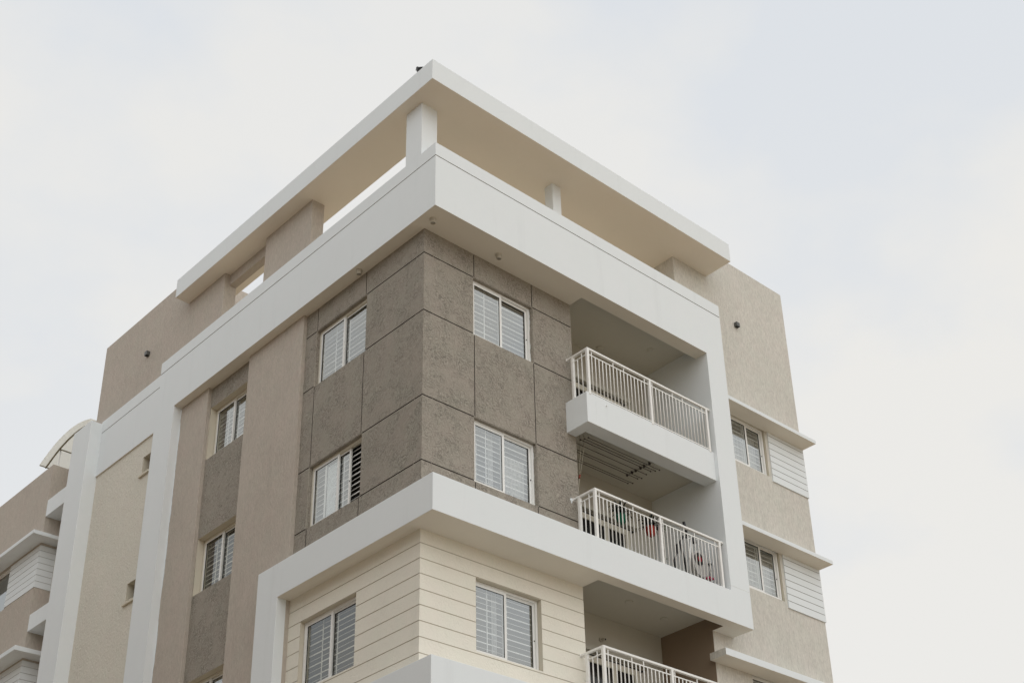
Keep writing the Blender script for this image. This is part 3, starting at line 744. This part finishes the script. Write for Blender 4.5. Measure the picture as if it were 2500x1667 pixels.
# ---- exercise machine
def LP(a, b, f=.614): return tuple(a[i] + f * (b[i] - a[i]) for i in range(3))
def E_(x1_, z1_, x2_, z2_): return (x1_ + .614 * (x2_ - x1_), -.2, z1_ + .614 * (z2_ - z1_))
t = thing('exercise_machine', (6.4, -.2, zMt), 'white and black elliptical exercise machine with a red disc hub on the middle balcony', 'exercise machine')
top, t2, mid, m2_, m3_, m4_, m5_ = E_(6.697, -.193, 6.019, -.638), E_(6.75, -.396, 6.07, -.834), E_(6.642, -.534, 5.966, -.966), E_(6.542, -.679, 5.869, -1.107), E_(6.56, -.843, 5.887, -1.265), E_(6.617, -1.007, 5.942, -1.423), E_(6.652, -1.221, 5.976, -1.629)
m = MB(); m.tube([top, t2], [.028, .028], 10); m.tube([t2, (t2[0] + .02, -.2, t2[2] - .12), mid, m2_, m3_, m4_, m5_, (m5_[0] + .06, -.2, zMt + .12)], .021, 10); m.build('swing_arm', BLACKP, t)
m = MB(); lt = E_(6.433, -.769, 5.764, -1.194); lb = E_(6.315, -1.153, 5.651, -1.565); m.tube([lt, (lt[0] - .01, -.2, (lt[2] + lb[2]) / 2), lb, (lb[0] + .05, -.2, zMt + .1)], .02, 10); m.build('swing_arm', BLACKP, t)
h0, h1, cn = E_(6.704, -.525, 6.026, -.959), E_(7.082, -.465, 6.39, -.9), E_(6.951, -.517, 6.264, -.951)
m = MB(); m.tube([h0, ((h0[0] + h1[0]) / 2, -.2, (h0[2] + h1[2]) / 2 - .02), h1], .013, 8); m.build('handlebar', UPVC, t)
m = MB(); m.box(cn[0] - .07, cn[0] + .05, -.23, -.17, cn[2] - .07, cn[2] + .03); m.build('console', BLACKP, t, bevel=.01)
m = MB(); wt0, wt1 = E_(6.871, -.542, 6.187, -.975), E_(6.764, -1.109, 6.084, -1.522); m.tube([wt0, wt1, (wt1[0], -.2, zMt + .08)], .02, 10); m.build('column', UPVC, t)
dc = E_(7.041, -.913, 6.351, -1.333)
m = MB()                                   # rounded white housing
prof = []
for k in range(28):
    a = 2 * math.pi * k / 28; rx, rz = .25, .2; prof.append((dc[0] + .06 + rx * math.cos(a) * (1.05 if math.cos(a) > 0 else .9), dc[2] + (.19 if math.sin(a) > 0 else .36) * math.sin(a)))
f0 = [(x, -.215, z) for x, z in prof]; f1 = [(x, -.10, z) for x, z in prof]
m.quad(f0[::-1], 0); m.quad(f1, 0)
for k in range(28): m.quad([f0[k], f0[(k + 1) % 28], f1[(k + 1) % 28], f1[k]], 0, True)
m.build('flywheel_housing', plain('white_shell', (.50, .49, .48), .35), t, bevel=.015)
m = MB(); m.tube([(dc[0], -.23, dc[2]), (dc[0], -.216, dc[2])], .128, 28); disc = m.build('flywheel_disc', BLACKP, t)
m = MB(); m.tube([(dc[0] + .01, -.238, dc[2]), (dc[0] + .01, -.231, dc[2])], .06, 24); m.build('hub', plain('red_hub', (.32, .006, .02), .4), disc)
m = MB()
m.box(5.75, 6.95, -.30, -.22, zMt - .02, zMt + .09); m.box(5.76, 5.86, -.42, .1, zMt - .02, zMt + .12); m.box(6.7, 6.82, -.42, .1, zMt - .02, zMt + .10)
m.tube([(5.8, -.2, zMt + .1), (6.2, -.2, zMt + .26), (6.6, -.2, zMt + .16)], .045, 10); m.build('base_frame', BLACKP, t, bevel=.01)
m = MB(); p = E_(7.244, -1.261, 6.547, -1.668); m.box(p[0] - .08, p[0] + .08, -.33, -.24, p[2] - .06, p[2] - .02); m.build('pedal', plain('pink_pedal', (.5, .05, .12), .5), t, bevel=.01)
m = MB(); p = E_(7.34, -.943, 6.64, -1.362); m.tube([(p[0], -.26, p[2]), (p[0], -.2, p[2])], .03, 14); m.build('knob', BLACKP, t)
m = MB()
m.box(3.66, xFI - .01, -.50 + .12, yBk - .02, zC[3] + .115, zC[3] + .13)
m.build('balcony_floor', CONC, B)
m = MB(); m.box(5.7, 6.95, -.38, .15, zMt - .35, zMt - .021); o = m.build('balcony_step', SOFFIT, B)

# ================================================================== unseen block, added to shade the lower left facade
X = thing('apartment_building', (-24, 8, GZ), 'plain brown block added out of view on the left to shade the lower left facade', 'apartment building')
m = MB(); hh = [(-6 + 4 * i, -4.4 + 4 * i, GZ + 1.2 + 3 * k, GZ + 2.5 + 3 * k) for i in range(9) for k in range(5)]
M_ = lambda u, d, z: (-19 - d, u, z)
panel(m, M_, False, -9, 34, GZ, GZ + 20.2, .3, holes=hh, caps=(1, 1, 1, 1), mi_rev=0); m.build('wall', BROWN, X)
for h in hh:
    m = MB(); m.box(-19.2, -19.18, h[0], h[1], h[2], h[3]); m.build('window', bpy.data.materials['dark_vent'], X)
m = MB(); m.box(-28, -19.31, -8.9, 33.9, GZ, GZ + 20); m.build('body', BROWN, X)

# ================================================================== ground and road
def gmat(name, c1, c2, sc, rough=.95):
    m, nt, b = new_mat(name); L = nt.links.new; b.inputs['Roughness'].default_value = rough
    n = N(nt, 'ShaderNodeTexNoise', Scale=sc, Detail=6.0, Roughness=.65); L(coords(nt), n.inputs['Vector'])
    mx = N(nt, 'ShaderNodeMix', data_type='RGBA'); L(n.outputs['Fac'], mx.inputs[0]); mx.inputs[6].default_value = (*c1, 1); mx.inputs[7].default_value = (*c2, 1)
    L(mx.outputs[2], b.inputs['Base Color'])
    bp = N(nt, 'ShaderNodeBump', Strength=.4, Distance=.02); n2 = N(nt, 'ShaderNodeTexNoise', Scale=25.0, Detail=4.0); L(coords(nt), n2.inputs['Vector']); L(n2.outputs['Fac'], bp.inputs['Height']); L(bp.outputs[0], b.inputs['Normal'])
    return m
m = MB(); S = 900; m.quad([(-S, -S, GZ), (S, -S, GZ), (S, S, GZ), (-S, S, GZ)])
tag(m.build('ground', gmat('dry_earth', (.38, .29, .19), (.50, .39, .26), .35)), kind='structure')
m = MB(); m.box(-10.5, 14, -9.5, -3.2, GZ - .1, GZ + .12); m.box(-10.5, -3.4, -3.2, 40, GZ - .1, GZ + .12)
tag(m.build('pavement', gmat('paving', (.34, .31, .27), (.44, .40, .35), 1.2), bevel=.02), kind='structure')
m = MB(); m.quad([(-200, -17.5, GZ + .004), (200, -17.5, GZ + .004), (200, -9.8, GZ + .004), (-200, -9.8, GZ + .004)])
tag(m.build('road', gmat('asphalt', (.045, .045, .045), (.065, .062, .06), 3.0)), kind='structure')

# ================================================================== camera
cam = bpy.data.cameras.new('camera'); co = bpy.data.objects.new('camera', cam); C.objects.link(co)
yaw, pit, rol = 0.7710235058278627, 0.5158119772759614, -0.05240144137493252
F = Vector((math.cos(pit) * math.cos(yaw), math.cos(pit) * math.sin(yaw), math.sin(pit)))
R0 = Vector((math.sin(yaw), -math.cos(yaw), 0)); U0 = R0.cross(F)
Rv = math.cos(rol) * R0 + math.sin(rol) * U0; Uv = -math.sin(rol) * R0 + math.cos(rol) * U0
mt = Matrix(((Rv.x, Uv.x, -F.x), (Rv.y, Uv.y, -F.y), (Rv.z, Uv.z, -F.z))).to_4x4()
mt.translation = Vector((-12.748, -16.199, -12.949)); co.matrix_world = mt
cam.sensor_width = 36; cam.lens = 3495.404 / 2500 * 36
cam.shift_x = -(1434.91 - 1250) / 2500; cam.shift_y = (1112.259 - 833.5) / 2500
cam.clip_start = .1; cam.clip_end = 3000
bpy.context.scene.camera = co

# ================================================================== light: overcast sky and a veiled sun
SUN_DIR = Vector((-.20, -.72, .62)).normalized()     # towards the sun
sun = bpy.data.lights.new('sun', 'SUN'); so = bpy.data.objects.new('sun', sun); C.objects.link(so)
sun.energy = .42; sun.angle = R(60); sun.color = (1.0, .99, .97)
so.rotation_euler = SUN_DIR.to_track_quat('Z', 'Y').to_euler()
w = bpy.data.worlds.new('World'); bpy.context.scene.world = w; w.use_nodes = True
nt = w.node_tree; L = nt.links.new; nt.nodes.clear()
out = nt.nodes.new('ShaderNodeOutputWorld')
sky = nt.nodes.new('ShaderNodeTexSky'); sky.sky_type = 'NISHITA'; sky.sun_disc = False
sky.sun_elevation = math.asin(SUN_DIR.z); sky.sun_rotation = math.atan2(SUN_DIR.x, SUN_DIR.y)
bg1 = nt.nodes.new('ShaderNodeBackground'); bg1.inputs['Strength'].default_value = .10; L(sky.outputs[0], bg1.inputs['Color'])
tc = nt.nodes.new('ShaderNodeTexCoord')
mp = nt.nodes.new('ShaderNodeMapping'); mp.inputs['Scale'].default_value = (1, 1, 1.6); L(tc.outputs['Generated'], mp.inputs['Vector'])
n1 = N(nt, 'ShaderNodeTexNoise', Scale=4.2, Detail=6.0, Roughness=.52); L(mp.outputs[0], n1.inputs['Vector'])
mr = N(nt, 'ShaderNodeMapRange'); mr.inputs[1].default_value = .41; mr.inputs[2].default_value = .59; L(n1.outputs['Fac'], mr.inputs[0])
sx = N(nt, 'ShaderNodeSeparateXYZ'); L(tc.outputs['Generated'], sx.inputs[0])
el = N(nt, 'ShaderNodeMapRange', interpolation_type='SMOOTHSTEP'); el.inputs[1].default_value = .85; el.inputs[2].default_value = .40; L(sx.outputs['Z'], el.inputs[0])
ma = N(nt, 'ShaderNodeMath', operation='MULTIPLY_ADD', use_clamp=True); L(mr.outputs[0], ma.inputs[0]); ma.inputs[1].default_value = .75
mb2 = N(nt, 'ShaderNodeMath', operation='MULTIPLY_ADD'); L(el.outputs[0], mb2.inputs[0]); mb2.inputs[1].default_value = .52; mb2.inputs[2].default_value = -.12; L(mb2.outputs[0], ma.inputs[2])
cr = N(nt, 'ShaderNodeMix', data_type='RGBA'); L(ma.outputs[0], cr.inputs[0])
cr.inputs[6].default_value = (.76, .79, .825, 1); cr.inputs[7].default_value = (.872, .858, .822, 1)
# the cloud layer brightens around the hidden sun, behind the camera
dp = N(nt, 'ShaderNodeVectorMath', operation='DOT_PRODUCT'); L(tc.outputs['Generated'], dp.inputs[0]); dp.inputs[1].default_value = SUN_DIR
g1 = N(nt, 'ShaderNodeMapRange', interpolation_type='SMOOTHSTEP'); g1.inputs[1].default_value = .05; g1.inputs[2].default_value = 1.0; g1.inputs[3].default_value = 1.02; g1.inputs[4].default_value = 1.45; L(dp.outputs['Value'], g1.inputs[0])
bg2 = nt.nodes.new('ShaderNodeBackground'); L(cr.outputs[2], bg2.inputs['Color']); L(g1.outputs[0], bg2.inputs['Strength'])
mix = nt.nodes.new('ShaderNodeMixShader'); mix.inputs[0].default_value = .93; L(bg1.outputs[0], mix.inputs[1]); L(bg2.outputs[0], mix.inputs[2])
L(mix.outputs[0], out.inputs['Surface'])

sc = bpy.context.scene
sc.view_settings.view_transform = 'Standard'; sc.view_settings.look = 'None'; sc.view_settings.exposure = 0; sc.view_settings.gamma = 1
sc.cycles.max_bounces = 8; sc.cycles.diffuse_bounces = 5; sc.cycles.transparent_max_bounces = 12; sc.cycles.glossy_bounces = 4
